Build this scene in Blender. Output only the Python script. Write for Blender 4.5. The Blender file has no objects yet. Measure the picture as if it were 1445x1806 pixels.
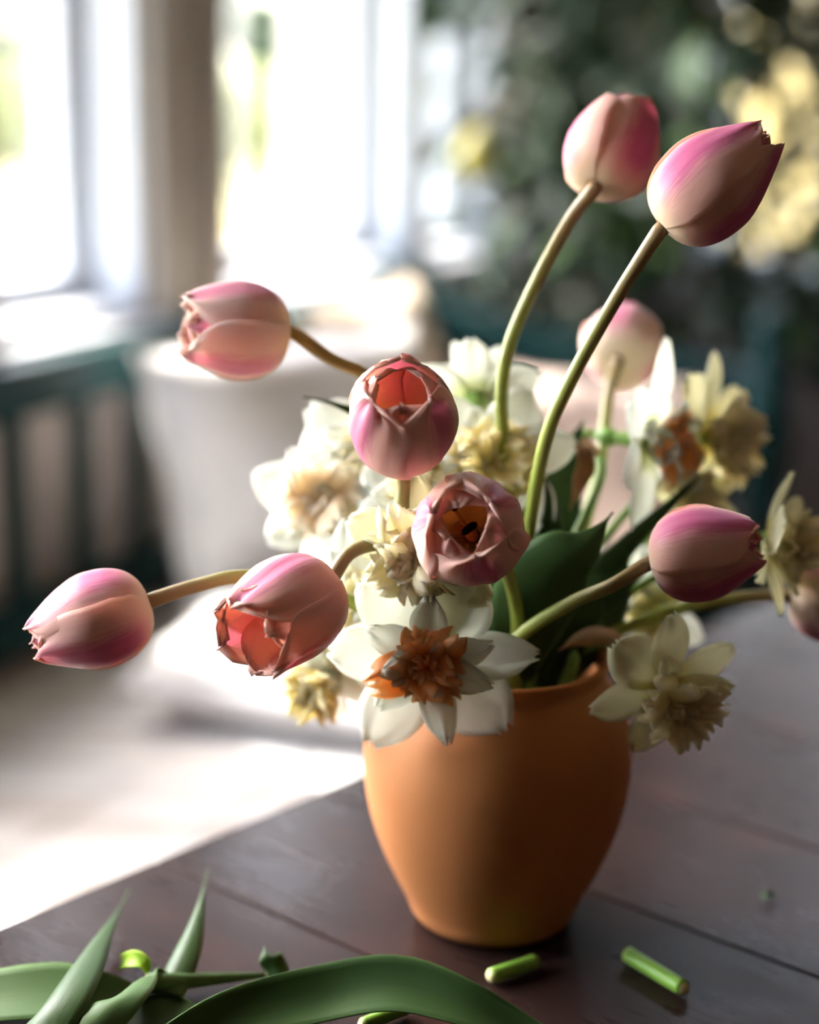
import bpy, math, random
import numpy as np
from mathutils import Vector, Matrix

# ------------------------------------------------------------------ camera
scene = bpy.context.scene
COL = scene.collection
FPX, CX, CY = 3010.0, 722.5, 903.0
PITCH, ROLL = math.radians(14.0), math.radians(1.0)
CAMZ = 1.228
cam_data = bpy.data.cameras.new('camera')
cam = bpy.data.objects.new('camera', cam_data)
COL.objects.link(cam)
CM = (Matrix.Translation((0, 0, CAMZ)) @ Matrix.Rotation(math.pi / 2 - PITCH, 4, 'X')
      @ Matrix.Rotation(ROLL, 4, 'Z'))
cam.matrix_world = CM
cam_data.sensor_fit = 'HORIZONTAL'
cam_data.sensor_width = 24.0
cam_data.lens = 50.0
cam_data.clip_start = 0.02
cam_data.clip_end = 300
cam_data.dof.use_dof = True
cam_data.dof.focus_distance = 0.86
cam_data.dof.aperture_fstop = 1.8
scene.camera = cam

# ------------------------------------------------------------------ the house frame: d runs along the window wall, n points into the room
WANG = math.radians(24.6)
DV = np.array([math.sin(WANG), math.cos(WANG), 0.0])
NV = np.array([math.cos(WANG), -math.sin(WANG), 0.0])
B0 = np.array([-0.52, 2.2, 0.0])

def W(t, p, z):
    return B0 + t * DV + p * NV + np.array([0, 0, z])

# ------------------------------------------------------------------ sky, sun, exposure
world = bpy.data.worlds.new('spring_sky')
scene.world = world
world.use_nodes = True
wn = world.node_tree
for n_ in list(wn.nodes):
    wn.nodes.remove(n_)
sky = wn.nodes.new('ShaderNodeTexSky')
sky.sky_type = 'NISHITA'
sky.sun_disc = False
SUN_A, SUN_B = 0.38, 1.5           # towards the sun: A along d, 1 outwards, B up
sdir = SUN_A * DV - NV + np.array([0, 0, SUN_B])
sdir = sdir / np.linalg.norm(sdir)
sky.sun_elevation = math.asin(sdir[2])
sky.sun_rotation = math.atan2(sdir[0], sdir[1])
sky.air_density = 1.0
sky.dust_density = 2.0
bg = wn.nodes.new('ShaderNodeBackground')
bg.inputs['Strength'].default_value = 0.30
wo = wn.nodes.new('ShaderNodeOutputWorld')
hs = wn.nodes.new('ShaderNodeHueSaturation')            # thin haze: a less saturated blue
hs.inputs['Saturation'].default_value = 0.75
tint = wn.nodes.new('ShaderNodeMix'); tint.data_type = 'RGBA'; tint.blend_type = 'MULTIPLY'
tint.inputs['Factor'].default_value = 1.0
tint.inputs[7].default_value = (1.13, 1.0, 0.90, 1)
wn.links.new(sky.outputs['Color'], hs.inputs['Color'])
wn.links.new(hs.outputs['Color'], tint.inputs[6])
wn.links.new(tint.outputs[2], bg.inputs['Color'])
wn.links.new(bg.outputs['Background'], wo.inputs['Surface'])

sun_data = bpy.data.lights.new('sun_offscreen', 'SUN')
sun_data.energy = 1.35
sun_data.angle = math.radians(0.6)
sun_data.color = (1.0, 0.95, 0.87)
sun = bpy.data.objects.new('sun_offscreen', sun_data)
COL.objects.link(sun)
sun.rotation_euler = Vector(sdir).to_track_quat('Z', 'Y').to_euler()
sun.location = W(1, -6, 8)

scene.view_settings.view_transform = 'Standard'
scene.view_settings.look = 'None'
scene.view_settings.gamma = 1.0
scene.view_settings.use_curve_mapping = False
scene.view_settings.exposure = 4.75
cy = scene.cycles
cy.use_denoising = True
cy.max_bounces = 8
cy.diffuse_bounces = 4
cy.use_adaptive_sampling = True
cy.adaptive_threshold = 0.02
cy.transmission_bounces = 6
cy.transparent_max_bounces = 12
cy.sample_clamp_indirect = 6.0
cy.caustics_reflective = False
cy.caustics_refractive = False

# ------------------------------------------------------------------ helpers
def P(px, py, d):
    v = CM @ Vector(((px - CX) / FPX * d, -(py - CY) / FPX * d, -d))
    return np.array(v)

def cdir(r, u, b):
    """direction given as right / up / towards the viewer -> world, unit"""
    v = CM.to_3x3() @ Vector((r, u, b))
    v.normalize()
    return np.array(v)

TZ = 0.75
def tp(px, py, h=0.0):
    """point on the table top (raised by h)"""
    o = np.array(CM.translation)
    r = P(px, py, 1.0) - o
    k = (TZ + h - o[2]) / r[2]
    return o + r * k

def unit(v):
    v = np.asarray(v, float)
    return v / (np.linalg.norm(v) + 1e-12)

ORG = {}
def root(name, loc, label, cat, group=None):
    o = bpy.data.objects.new(name, None)
    o.empty_display_size = 0.02
    COL.objects.link(o)
    o.location = tuple(loc)
    ORG[o] = np.array(loc, float)
    tag(o, label, cat, group)
    return o

def tag(o, label=None, cat=None, group=None, kind=None):
    if label: o['label'] = label
    if cat: o['category'] = cat
    if group: o['group'] = group
    if kind: o['kind'] = kind
    return o

def mesh_obj(name, V, F, mat, parent=None, pc=None, smooth=True, bevel=0.0, origin=None):
    V = np.asarray(V, float).reshape(-1, 3)
    if parent is not None:
        org = ORG[parent]
    elif origin is not None:
        org = np.asarray(origin, float)
    else:
        org = np.array([V[:, 0].mean(), V[:, 1].mean(), V[:, 2].min()])
    me = bpy.data.meshes.new(name)
    me.from_pydata((V - org).tolist(), [], [list(f) for f in F])
    if pc is not None:
        at = me.attributes.new('pc', 'FLOAT_VECTOR', 'POINT')
        at.data.foreach_set('vector', np.asarray(pc, np.float32).ravel())
    me.polygons.foreach_set('use_smooth', [bool(smooth)] * len(me.polygons))
    me.materials.append(mat)
    me.update()
    o = bpy.data.objects.new(name, me)
    COL.objects.link(o)
    if parent is not None:
        o.parent = parent
    else:
        o.location = tuple(org)
    ORG[o] = org
    if bevel:
        b = o.modifiers.new('bevel', 'BEVEL')
        b.width = bevel; b.segments = 2; b.limit_method = 'ANGLE'
    return o

def join(parts):
    V, F, k = [], [], 0
    for v, f in parts:
        v = np.asarray(v, float).reshape(-1, 3)
        V.append(v); F += [[i + k for i in q] for q in f]; k += len(v)
    return np.vstack(V), F

BOXF = [(0, 3, 2, 1), (4, 5, 6, 7), (0, 1, 5, 4), (1, 2, 6, 5), (2, 3, 7, 6), (3, 0, 4, 7)]
def rbox(t0, t1, p0, p1, z0, z1):
    # (t,p,z) is a left handed frame seen from above, so order the corners to keep normals outward
    c = [(t0, p0), (t0, p1), (t1, p1), (t1, p0)]
    V = [W(t, p, z0) for t, p in c] + [W(t, p, z1) for t, p in c]
    return np.array(V), BOXF

def catmull(pts, n=40):
    pts = np.asarray(pts, float)
    q = np.vstack([2 * pts[0] - pts[1], pts, 2 * pts[-1] - pts[-2]])
    seg = len(pts) - 1
    d = np.linalg.norm(np.diff(pts, axis=0), axis=1)
    s = np.concatenate([[0], np.cumsum(d)]) / d.sum()
    out = []
    for x in np.linspace(0, 1, n):
        i = min(seg - 1, max(0, int(np.searchsorted(s, x, 'right') - 1)))
        u = (x - s[i]) / (s[i + 1] - s[i] + 1e-12)
        a, b, c, e = q[i], q[i + 1], q[i + 2], q[i + 3]
        out.append(0.5 * ((2 * b) + (c - a) * u + (2 * a - 5 * b + 4 * c - e) * u * u + (3 * b - a - 3 * c + e) * u ** 3))
    return np.array(out)

def tube(path, rad, ns=12, caps=True):
    path = np.asarray(path, float); n = len(path)
    rad = np.broadcast_to(np.asarray(rad, float), (n,))
    T = np.gradient(path, axis=0); T /= np.linalg.norm(T, axis=1)[:, None] + 1e-12
    a = np.cross(T[0], [0, 0, 1.0])
    if np.linalg.norm(a) < 1e-3: a = np.cross(T[0], [1.0, 0, 0])
    a = unit(a)
    V, pc, F = [], [], []
    for i in range(n):
        a = unit(a - T[i] * np.dot(a, T[i])); b = np.cross(T[i], a)
        for k in range(ns):
            th = 2 * math.pi * k / ns
            V.append(path[i] + rad[i] * (math.cos(th) * a + math.sin(th) * b)); pc.append((math.cos(th), i / (n - 1), 0))
    for i in range(n - 1):
        for k in range(ns):
            k2 = (k + 1) % ns
            F.append((i * ns + k, i * ns + k2, (i + 1) * ns + k2, (i + 1) * ns + k))
    if caps:
        F.append(tuple(reversed(range(ns)))); F.append(tuple((n - 1) * ns + k for k in range(ns)))
    return np.array(V), F, np.array(pc)

def shell(G, thick=0.0006, flip=False):
    """closed thin shell over a grid G[nv,nu,3]; pc = (u, v, 0 outside / 1 inside)"""
    nv, nu, _ = G.shape
    du = np.gradient(G, axis=1); dv = np.gradient(G, axis=0)
    N = np.cross(du, dv); N /= np.linalg.norm(N, axis=2)[:, :, None] + 1e-12
    if flip: N = -N
    A = G.reshape(-1, 3); B = (G - N * thick).reshape(-1, 3)
    uu, vv = np.meshgrid(np.linspace(-1, 1, nu), np.linspace(0, 1, nv))
    pa = np.stack([uu.ravel(), vv.ravel(), np.zeros(nu * nv)], 1); pb = pa.copy(); pb[:, 2] = 1
    F, m = [], nu * nv
    for i in range(nv - 1):
        for j in range(nu - 1):
            q = (i * nu + j, i * nu + j + 1, (i + 1) * nu + j + 1, (i + 1) * nu + j)
            if flip: q = q[::-1]
            F.append(q); F.append(tuple(m + x for x in reversed(q)))
    loop = [j for j in range(nu)] + [i * nu + nu - 1 for i in range(1, nv)] + \
           [(nv - 1) * nu + j for j in range(nu - 2, -1, -1)] + [i * nu for i in range(nv - 2, 0, -1)]
    for k in range(len(loop)):
        a, b = loop[k], loop[(k + 1) % len(loop)]
        q = (b, a, m + a, m + b)
        F.append(q[::-1] if flip else q)
    return np.vstack([A, B]), F, np.vstack([pa, pb])

def sstep(x, a, b):
    t = np.clip((np.asarray(x, float) - a) / (b - a), 0, 1)
    return t * t * (3 - 2 * t)

# ------------------------------------------------------------------ materials
class NT:
    def __init__(self, name):
        self.m = bpy.data.materials.new(name); self.m.use_nodes = True
        self.t = self.m.node_tree
        for n in list(self.t.nodes): self.t.nodes.remove(n)
        self.out = self.t.nodes.new('ShaderNodeOutputMaterial')
    def n(self, typ, **kw):
        x = self.t.nodes.new(typ)
        for k, v in kw.items(): setattr(x, k, v)
        return x
    def L(self, a, b): self.t.links.new(a, b)
    def val(self, sock, v):
        if hasattr(v, 'is_output') or isinstance(v, bpy.types.NodeSocket): self.L(v, sock)
        else: sock.default_value = v
    def math(self, op, a, b=0.0, c=None, clamp=False):
        x = self.n('ShaderNodeMath', operation=op, use_clamp=clamp)
        self.val(x.inputs[0], a); self.val(x.inputs[1], b)
        if c is not None: self.val(x.inputs[2], c)
        return x.outputs[0]
    def ramp(self, v, a, b, lo=0.0, hi=1.0):
        x = self.n('ShaderNodeMapRange', interpolation_type='SMOOTHSTEP')
        self.val(x.inputs[0], v)
        for i, q in enumerate((a, b, lo, hi)): x.inputs[i + 1].default_value = q
        return x.outputs[0]
    def mix(self, f, a, b, blend='MIX'):
        x = self.n('ShaderNodeMix', data_type='RGBA', blend_type=blend)
        self.val(x.inputs['Factor'], f)
        for key, v in (('A', a), ('B', b)):
            s = [i for i in x.inputs if i.name == key and i.type == 'RGBA'][0]
            if isinstance(v, (tuple, list)): s.default_value = (*v[:3], 1)
            else: self.L(v, s)
        return [o for o in x.outputs if o.type == 'RGBA'][0]
    def noise(self, vec=None, scale=5.0, detail=3.0, rough=0.5):
        x = self.n('ShaderNodeTexNoise')
        x.inputs['Scale'].default_value = scale; x.inputs['Detail'].default_value = detail; x.inputs['Roughness'].default_value = rough
        if vec is not None: self.L(vec, x.inputs['Vector'])
        return x.outputs['Fac']
    def coords(self, kind='Object', scale=(1, 1, 1), rot=(0, 0, 0)):
        c = self.n('ShaderNodeTexCoord'); m = self.n('ShaderNodeMapping')
        m.inputs['Scale'].default_value = scale; m.inputs['Rotation'].default_value = rot
        self.L(c.outputs[kind], m.inputs['Vector'])
        return m.outputs[0]
    def pc(self):
        a = self.n('ShaderNodeAttribute', attribute_name='pc')
        s = self.n('ShaderNodeSeparateXYZ'); self.L(a.outputs['Vector'], s.inputs[0])
        return s.outputs[0], s.outputs[1], s.outputs[2]
    def comb(self, x, y, z):
        c = self.n('ShaderNodeCombineXYZ')
        for i, v in enumerate((x, y, z)): self.val(c.inputs[i], v)
        return c.outputs[0]
    def bsdf(self, col, rough=0.5, spec=0.4, trans=0.0, bump=None, bstr=0.2, bdist=0.001, tcol=None, coat=0.0, sheen=0.0):
        b = self.n('ShaderNodeBsdfPrincipled')
        if isinstance(col, (tuple, list)): b.inputs['Base Color'].default_value = (*col[:3], 1)
        else: self.L(col, b.inputs['Base Color'])
        self.val(b.inputs['Roughness'], rough)
        b.inputs['Specular IOR Level'].default_value = spec
        if coat: b.inputs['Coat Weight'].default_value = coat; b.inputs['Coat Roughness'].default_value = 0.15
        if sheen: b.inputs['Sheen Weight'].default_value = sheen
        if bump is not None:
            bp = self.n('ShaderNodeBump'); bp.inputs['Strength'].default_value = bstr; bp.inputs['Distance'].default_value = bdist
            self.L(bump, bp.inputs['Height']); self.L(bp.outputs[0], b.inputs['Normal'])
        res = b.outputs[0]
        if trans:
            tr = self.n('ShaderNodeBsdfTranslucent')
            c = tcol if tcol is not None else col
            if isinstance(c, (tuple, list)): tr.inputs[0].default_value = (*c[:3], 1)
            else: self.L(c, tr.inputs[0])
            mx = self.n('ShaderNodeMixShader'); mx.inputs[0].default_value = trans
            self.L(res, mx.inputs[1]); self.L(tr.outputs[0], mx.inputs[2]); res = mx.outputs[0]
        self.L(res, self.out.inputs['Surface'])
        return self.m

def simple(name, col, rough=0.6, var=0.15, nscale=6.0, spec=0.3, stretch=(1, 1, 1), bstr=0.1, trans=0.0, rot=(0, 0, 0), bdist=0.001):
    t = NT(name); f = t.noise(t.coords(scale=stretch, rot=rot), nscale, 4)
    c = t.mix(f, tuple(x * (1 - var) for x in col), tuple(min(1, x * (1 + var)) for x in col))
    return t.bsdf(c, rough, spec, trans, bump=f, bstr=bstr, bdist=bdist)

def tulip_mat(name, mag, edge, inner, amount=1.0, bandw=0.62, trans=0.48):
    t = NT(name); u, v, side = t.pc()
    au = t.math('ABSOLUTE', u)
    st = t.noise(t.comb(t.math('MULTIPLY', u, 9.0), t.math('MULTIPLY', v, 1.6), 3.1), 3.0, 5, 0.6)
    fine = t.noise(t.comb(t.math('MULTIPLY', u, 42.0), t.math('MULTIPLY', v, 3.0), 1.7), 2.0, 3, 0.6)
    big = t.noise(t.coords(scale=(1, 1, 1)), 45.0, 2)
    x = t.math('ADD', au, t.math('MULTIPLY', t.math('SUBTRACT', st, 0.5), 0.45))
    band = t.ramp(x, bandw * 0.25, bandw, 1.0, 0.0)
    vb = t.math('MULTIPLY', t.ramp(v, 0.06, 0.34), t.ramp(v, 0.90, 1.04, 1.0, 0.55))
    band = t.math('MULTIPLY', t.math('MULTIPLY', band, vb), amount)
    band = t.math('MULTIPLY', band, t.math('ADD', 0.75, t.math('MULTIPLY', fine, 0.45)), clamp=True)
    cream = (0.84, 0.72, 0.52)
    base = t.mix(t.ramp(v, 0.02, 0.26), cream, edge)
    base = t.mix(t.math('MULTIPLY', t.math('SUBTRACT', big, 0.35, clamp=True), 0.25), base, mag)
    outer = t.mix(band, base, mag)
    inn = t.mix(t.ramp(v, 0.18, 0.42), (0.94, 0.74, 0.36), inner)
    inn = t.mix(t.ramp(v, 0.75, 1.0), inn, edge)
    col = t.mix(side, outer, inn)
    col = t.mix(t.math('MULTIPLY', t.math('SUBTRACT', fine, 0.5), 0.35, clamp=True), col, (0.95, 0.80, 0.74))
    hgt = t.math('ADD', t.math('MULTIPLY', fine, 0.5), st)
    return t.bsdf(col, 0.42, 0.28, trans, bump=hgt, bstr=0.28, bdist=0.0012, sheen=0.15)

M = {}
M['tulip'] = tulip_mat('tulip_pink', (0.72, 0.17, 0.38), (0.92, 0.62, 0.53), (0.93, 0.54, 0.43))
M['tulip_peach'] = tulip_mat('tulip_peach', (0.74, 0.22, 0.40), (0.94, 0.65, 0.55), (0.96, 0.62, 0.52), 0.95, 0.46)
M['tulip_peach_inner'] = tulip_mat('tulip_peach_inner', (0.84, 0.40, 0.46), (0.95, 0.68, 0.58), (0.97, 0.68, 0.56), 0.35, 0.40, 0.60)
M['tulip_pale'] = tulip_mat('tulip_pale', (0.78, 0.26, 0.42), (0.95, 0.80, 0.72), (0.90, 0.56, 0.46), 0.9, 0.5)

def stem_mat(name, green, brown, top=0.25):
    t = NT(name); u, v, s = t.pc()
    f = t.noise(t.coords(scale=(1, 1, 1)), 120.0, 3)
    c = t.mix(t.ramp(v, 0.0, top), brown, green)
    c = t.mix(t.math('MULTIPLY', f, 0.4), c, tuple(0.6 * q for q in green))
    return t.bsdf(c, 0.45, 0.35, bump=f, bstr=0.1)
M['stem'] = stem_mat('tulip_stem', (0.30, 0.36, 0.07), (0.26, 0.15, 0.09), 0.30)
M['stem_gold'] = stem_mat('tulip_stem_gold', (0.34, 0.33, 0.07), (0.42, 0.27, 0.09), 0.35)
M['dstem'] = stem_mat('daffodil_stem', (0.20, 0.34, 0.07), (0.30, 0.42, 0.10), 0.1)
M['cut'] = stem_mat('cut_stem', (0.22, 0.42, 0.05), (0.35, 0.50, 0.10), 0.06)

def leaf_mat(name, col, vein, rough=0.42, trans=0.18):
    t = NT(name); u, v, s = t.pc()
    st = t.noise(t.comb(t.math('MULTIPLY', u, 16.0), t.math('MULTIPLY', v, 1.0), 0.4), 2.5, 4, 0.6)
    bl = t.noise(t.coords(), 22.0, 3)
    c = t.mix(st, tuple(0.72 * x for x in col), vein)
    c = t.mix(t.math('MULTIPLY', bl, 0.5), c, col)
    c = t.mix(t.math('MULTIPLY', t.ramp(t.math('ABSOLUTE', u), 0.86, 1.0), 0.5), c, tuple(min(1, 1.9 * x) for x in vein))
    return t.bsdf(c, rough, 0.15, trans, bump=st, bstr=0.2)
M['leaf'] = leaf_mat('tulip_leaf', (0.036, 0.078, 0.021), (0.058, 0.112, 0.034))
M['leaf_dark'] = leaf_mat('narcissus_leaf', (0.030, 0.078, 0.022), (0.05, 0.11, 0.032))
M['leaf_light'] = leaf_mat('cut_leaf_pale', (0.075, 0.145, 0.046), (0.11, 0.19, 0.068))
M['leaf_lime'] = leaf_mat('lime_leaf', (0.30, 0.52, 0.03), (0.40, 0.62, 0.06))

def daff_mat(name, tip, base, v0=0.02, v1=0.4, edgecol=None, trans=0.58):
    t = NT(name); u, v, s = t.pc()
    st = t.noise(t.comb(t.math('MULTIPLY', u, 7.0), t.math('MULTIPLY', v, 1.5), 0.7), 2.5, 4, 0.6)
    vv = t.math('ADD', v, t.math('MULTIPLY', t.math('SUBTRACT', st, 0.5), 0.35))
    c = t.mix(t.ramp(vv, v0, v1), base, tip)
    if edgecol: c = t.mix(t.ramp(vv, 0.72, 1.0), c, edgecol)
    return t.bsdf(c, 0.5, 0.25, trans, bump=st, bstr=0.2)
M['white_petal'] = daff_mat('white_petal', (0.86, 0.87, 0.81), (0.68, 0.71, 0.42))
M['cream_petal'] = daff_mat('cream_petal', (0.86, 0.83, 0.64), (0.76, 0.68, 0.28))
M['orange_ruffle'] = daff_mat('orange_ruffle', (0.98, 0.52, 0.20), (0.96, 0.40, 0.08), 0.0, 0.6, (0.97, 0.66, 0.38))
M['peach_ruffle'] = daff_mat('peach_ruffle', (0.97, 0.85, 0.66), (0.97, 0.66, 0.28), 0.0, 0.5, (0.97, 0.92, 0.82))
M['cream_ruffle'] = daff_mat('cream_ruffle', (0.93, 0.86, 0.60), (0.92, 0.72, 0.22), 0.0, 0.45, (0.94, 0.89, 0.72))
M['yellow_ruffle'] = daff_mat('yellow_ruffle', (0.94, 0.85, 0.48), (0.92, 0.66, 0.05), 0.0, 0.5, (0.95, 0.89, 0.66))
M['spathe'] = simple('dry_spathe', (0.48, 0.31, 0.18), 0.7, 0.3, 90, trans=0.3)
M['ovary'] = simple('ovary_green', (0.14, 0.27, 0.05), 0.45, 0.2, 60)
M['anther'] = simple('anther_black', (0.012, 0.008, 0.010), 0.8, 0.3, 400)
M['filament'] = simple('filament', (0.70, 0.52, 0.16), 0.5, 0.1, 100)
M['pistil'] = simple('pistil', (0.66, 0.60, 0.28), 0.5, 0.1, 100)
M['anther_yellow'] = simple('anther_yellow', (0.70, 0.42, 0.04), 0.7, 0.2, 300)

def terracotta():
    t = NT('terracotta')
    a = t.noise(t.coords(), 16.0, 5, 0.6); b = t.noise(t.coords(), 160.0, 3); r = t.noise(t.coords(scale=(1, 1, 12)), 9.0, 3)
    c = t.mix(a, (0.40, 0.135, 0.040), (0.53, 0.22, 0.075))
    c = t.mix(t.math('MULTIPLY', r, 0.45), c, (0.46, 0.165, 0.057))
    h = t.math('ADD', t.math('MULTIPLY', b, 0.4), r)
    return t.bsdf(c, 0.62, 0.3, bump=h, bstr=0.15, bdist=0.002)
M['terracotta'] = terracotta()

TANG = math.atan2(0.647, 0.763)
def table_mat():
    t = NT('table_wood')
    co = t.coords(scale=(1, 14, 14))
    a = t.noise(co, 3.0, 6, 0.65); b = t.noise(t.coords(), 9.0, 4, 0.6); s = t.noise(t.coords(scale=(1, 5, 1)), 30.0, 4)
    c = t.mix(a, (0.009, 0.005, 0.004), (0.034, 0.017, 0.014))
    c = t.mix(t.math('MULTIPLY', t.ramp(b, 0.5, 0.72), 0.3), c, (0.07, 0.028, 0.02))
    rg = t.math('ADD', 0.25, t.math('MULTIPLY', t.ramp(t.math('ADD', t.math('MULTIPLY', b, 0.6), t.math('MULTIPLY', s, 0.4)), 0.3, 0.7), 0.10))
    return t.bsdf(c, rg, 0.08, bump=t.math('ADD', a, t.math('MULTIPLY', s, 0.6)), bstr=0.06, bdist=0.001)
M['table'] = table_mat()

M['green_paint'] = simple('green_paint', (0.004, 0.030, 0.031), 0.5, 0.3, 8, 0.15)
def seat_mat():
    t = NT('whitewashed_seat')
    rot = (0, 0, -(math.pi / 2 - WANG))
    a = t.noise(t.coords(scale=(1.2, 9, 1), rot=rot), 3.0, 5, 0.6); b = t.noise(t.coords(scale=(1, 5, 1), rot=rot), 8.0, 4)
    f = t.ramp(t.math('ADD', t.math('MULTIPLY', a, 0.7), t.math('MULTIPLY', b, 0.3)), 0.36, 0.6)
    c = t.mix(f, (0.64, 0.585, 0.56), (0.90, 0.90, 0.92))
    return t.bsdf(c, 0.6, 0.3, bump=a, bstr=0.15)
M['seat'] = seat_mat()
M['linen'] = simple('white_linen', (0.92, 0.92, 0.94), 0.85, 0.04, 300, 0.1, bstr=0.2)
M['beige_linen'] = simple('beige_linen', (0.62, 0.53, 0.44), 0.85, 0.08, 200, 0.1, bstr=0.2)
M['rose_linen'] = simple('rose_linen', (0.55, 0.44, 0.39), 0.85, 0.08, 200, 0.1, bstr=0.2)
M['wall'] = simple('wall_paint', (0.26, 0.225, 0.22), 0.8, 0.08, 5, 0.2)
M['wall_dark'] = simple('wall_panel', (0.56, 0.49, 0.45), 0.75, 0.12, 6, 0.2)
M['wall_unseen'] = simple('unseen_wall_dark', (0.12, 0.085, 0.065), 0.7, 0.15, 6, 0.2)  # unseen walls, made dark brown to cut the light bounced back
M['ceiling'] = simple('ceiling_paint', (0.56, 0.52, 0.48), 0.9, 0.03, 4, 0.1)
M['casing'] = simple('casing_paint', (0.32, 0.285, 0.25), 0.5, 0.06, 7, 0.3)
M['white_frame'] = simple('white_frame', (0.52, 0.55, 0.60), 0.45, 0.04, 7, 0.35)
M['floor'] = simple('floor_boards', (0.17, 0.12, 0.09), 0.5, 0.3, 4, 0.3, stretch=(1, 8, 1))
M['pot'] = simple('pot_clay', (0.20, 0.16, 0.15), 0.7, 0.2, 12)
M['soil'] = simple('soil', (0.04, 0.03, 0.02), 0.95, 0.4, 60)
M['bark'] = simple('bark', (0.14, 0.10, 0.07), 0.85, 0.35, 14)
M['lemon'] = simple('lemon_skin', (0.19, 0.165, 0.010), 0.45, 0.1, 60, bstr=0.3)
M['citrus_leaf'] = simple('citrus_leaf', (0.013, 0.030, 0.012), 0.5, 0.45, 3.0, 0.22, trans=0.15)
M['citrus_leaf2'] = simple('citrus_leaf_fresh', (0.04, 0.085, 0.016), 0.5, 0.3, 3.0, 0.22, trans=0.25)

def glass_mat():
    t = NT('window_glass')
    tr = t.n('ShaderNodeBsdfTransparent'); tr.inputs[0].default_value = (0.95, 0.97, 0.96, 1)
    gl = t.n('ShaderNodeBsdfGlossy'); gl.inputs['Roughness'].default_value = 0.02
    fr = t.n('ShaderNodeFresnel'); fr.inputs['IOR'].default_value = 1.45
    mx = t.n('ShaderNodeMixShader')
    t.L(t.math('MULTIPLY', fr.outputs[0], 0.6), mx.inputs[0]); t.L(tr.outputs[0], mx.inputs[1]); t.L(gl.outputs[0], mx.inputs[2])
    t.L(mx.outputs[0], t.out.inputs['Surface'])
    return t.m
M['glass'] = glass_mat()
def grass_mat():
    t = NT('dry_lawn')
    a = t.noise(t.coords(), 0.35, 4); b = t.noise(t.coords(), 6.0, 5)
    c = t.mix(a, (0.23, 0.19, 0.10), (0.24, 0.225, 0.09)); c = t.mix(t.math('MULTIPLY', b, 0.5), c, (0.32, 0.27, 0.17))
    return t.bsdf(c, 0.9, 0.1, bump=b, bstr=0.4, bdist=0.02)
M['lawn'] = grass_mat()
def birch_mat():
    t = NT('birch_bark')
    a = t.noise(t.coords(scale=(1, 1, 4)), 4.0, 4, 0.6)
    c = t.mix(t.ramp(a, 0.58, 0.66), (0.36, 0.35, 0.33), (0.05, 0.04, 0.035))
    return t.bsdf(c, 0.75, 0.2, bump=a, bstr=0.3, bdist=0.01)
M['birch'] = birch_mat()
M['spruce'] = simple('spruce_needles', (0.055, 0.085, 0.045), 0.7, 0.4, 1.5, 0.2, trans=0.15)
M['dry_leaves'] = simple('dry_leaves', (0.32, 0.265, 0.125), 0.7, 0.3, 1.2, 0.2, trans=0.3)
M['shrub'] = simple('shrub_leaves', (0.24, 0.25, 0.10), 0.7, 0.35, 1.2, 0.2, trans=0.25)

# ------------------------------------------------------------------ the room
T0, T1, PW, PR, ZC = -3.2, 2.1, -0.08, 3.6, 2.62      # wall planes
PO = PW - 0.17                                        # outer face of the window wall
SILL, HEAD = 0.88, 2.02
OPEN = [(-1.85, -1.20), (-1.05, -0.25), (0.04, 0.43), (0.64, 1.40), (1.47, 1.85)]

def structure(name, parts, mat, **k):
    V, F = join(parts) if isinstance(parts, list) else parts
    o = mesh_obj(name, V, F, mat, smooth=False, **k)
    tag(o, kind='structure')
    return o

# floor: boards along the wall direction
fl = structure('floor', rbox(T0, T1, PW, PR, -0.06, -0.012), M['soil'])
nb = 26
bw = (PR - PW) / nb
for i in range(nb):
    V, F = rbox(T0, T1, PW + i * bw + 0.002, PW + (i + 1) * bw - 0.002, -0.012, 0.0)
    mesh_obj('floor_board', V, F, M['floor'], fl, smooth=False)
structure('ceiling', rbox(T0 - 0.17, T1 + 0.17, PO, PR + 0.17, ZC, ZC + 0.1), M['ceiling'])

parts = [rbox(T0, T1 + 0.17, PO, PW, 0, SILL), rbox(T0, T1 + 0.17, PO, PW, HEAD, ZC)]
edges = [T0] + [x for ab in OPEN for x in ab] + [T1 + 0.17]
for a, b in zip(edges[0::2], edges[1::2]):
    parts.append(rbox(a, b, PO, PW, SILL, HEAD))
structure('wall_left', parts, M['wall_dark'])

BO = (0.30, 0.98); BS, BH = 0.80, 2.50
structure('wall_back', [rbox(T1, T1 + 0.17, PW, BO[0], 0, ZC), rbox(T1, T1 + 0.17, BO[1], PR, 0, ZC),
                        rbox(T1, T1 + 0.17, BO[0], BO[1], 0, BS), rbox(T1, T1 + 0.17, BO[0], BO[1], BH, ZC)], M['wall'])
structure('wall_right', rbox(T0, T1, PR, PR + 0.17, 0, ZC), M['wall_unseen'])
structure('wall_front', rbox(T0 - 0.17, T0, PO, PR + 0.17, 0, ZC), M['wall_unseen'])

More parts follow.
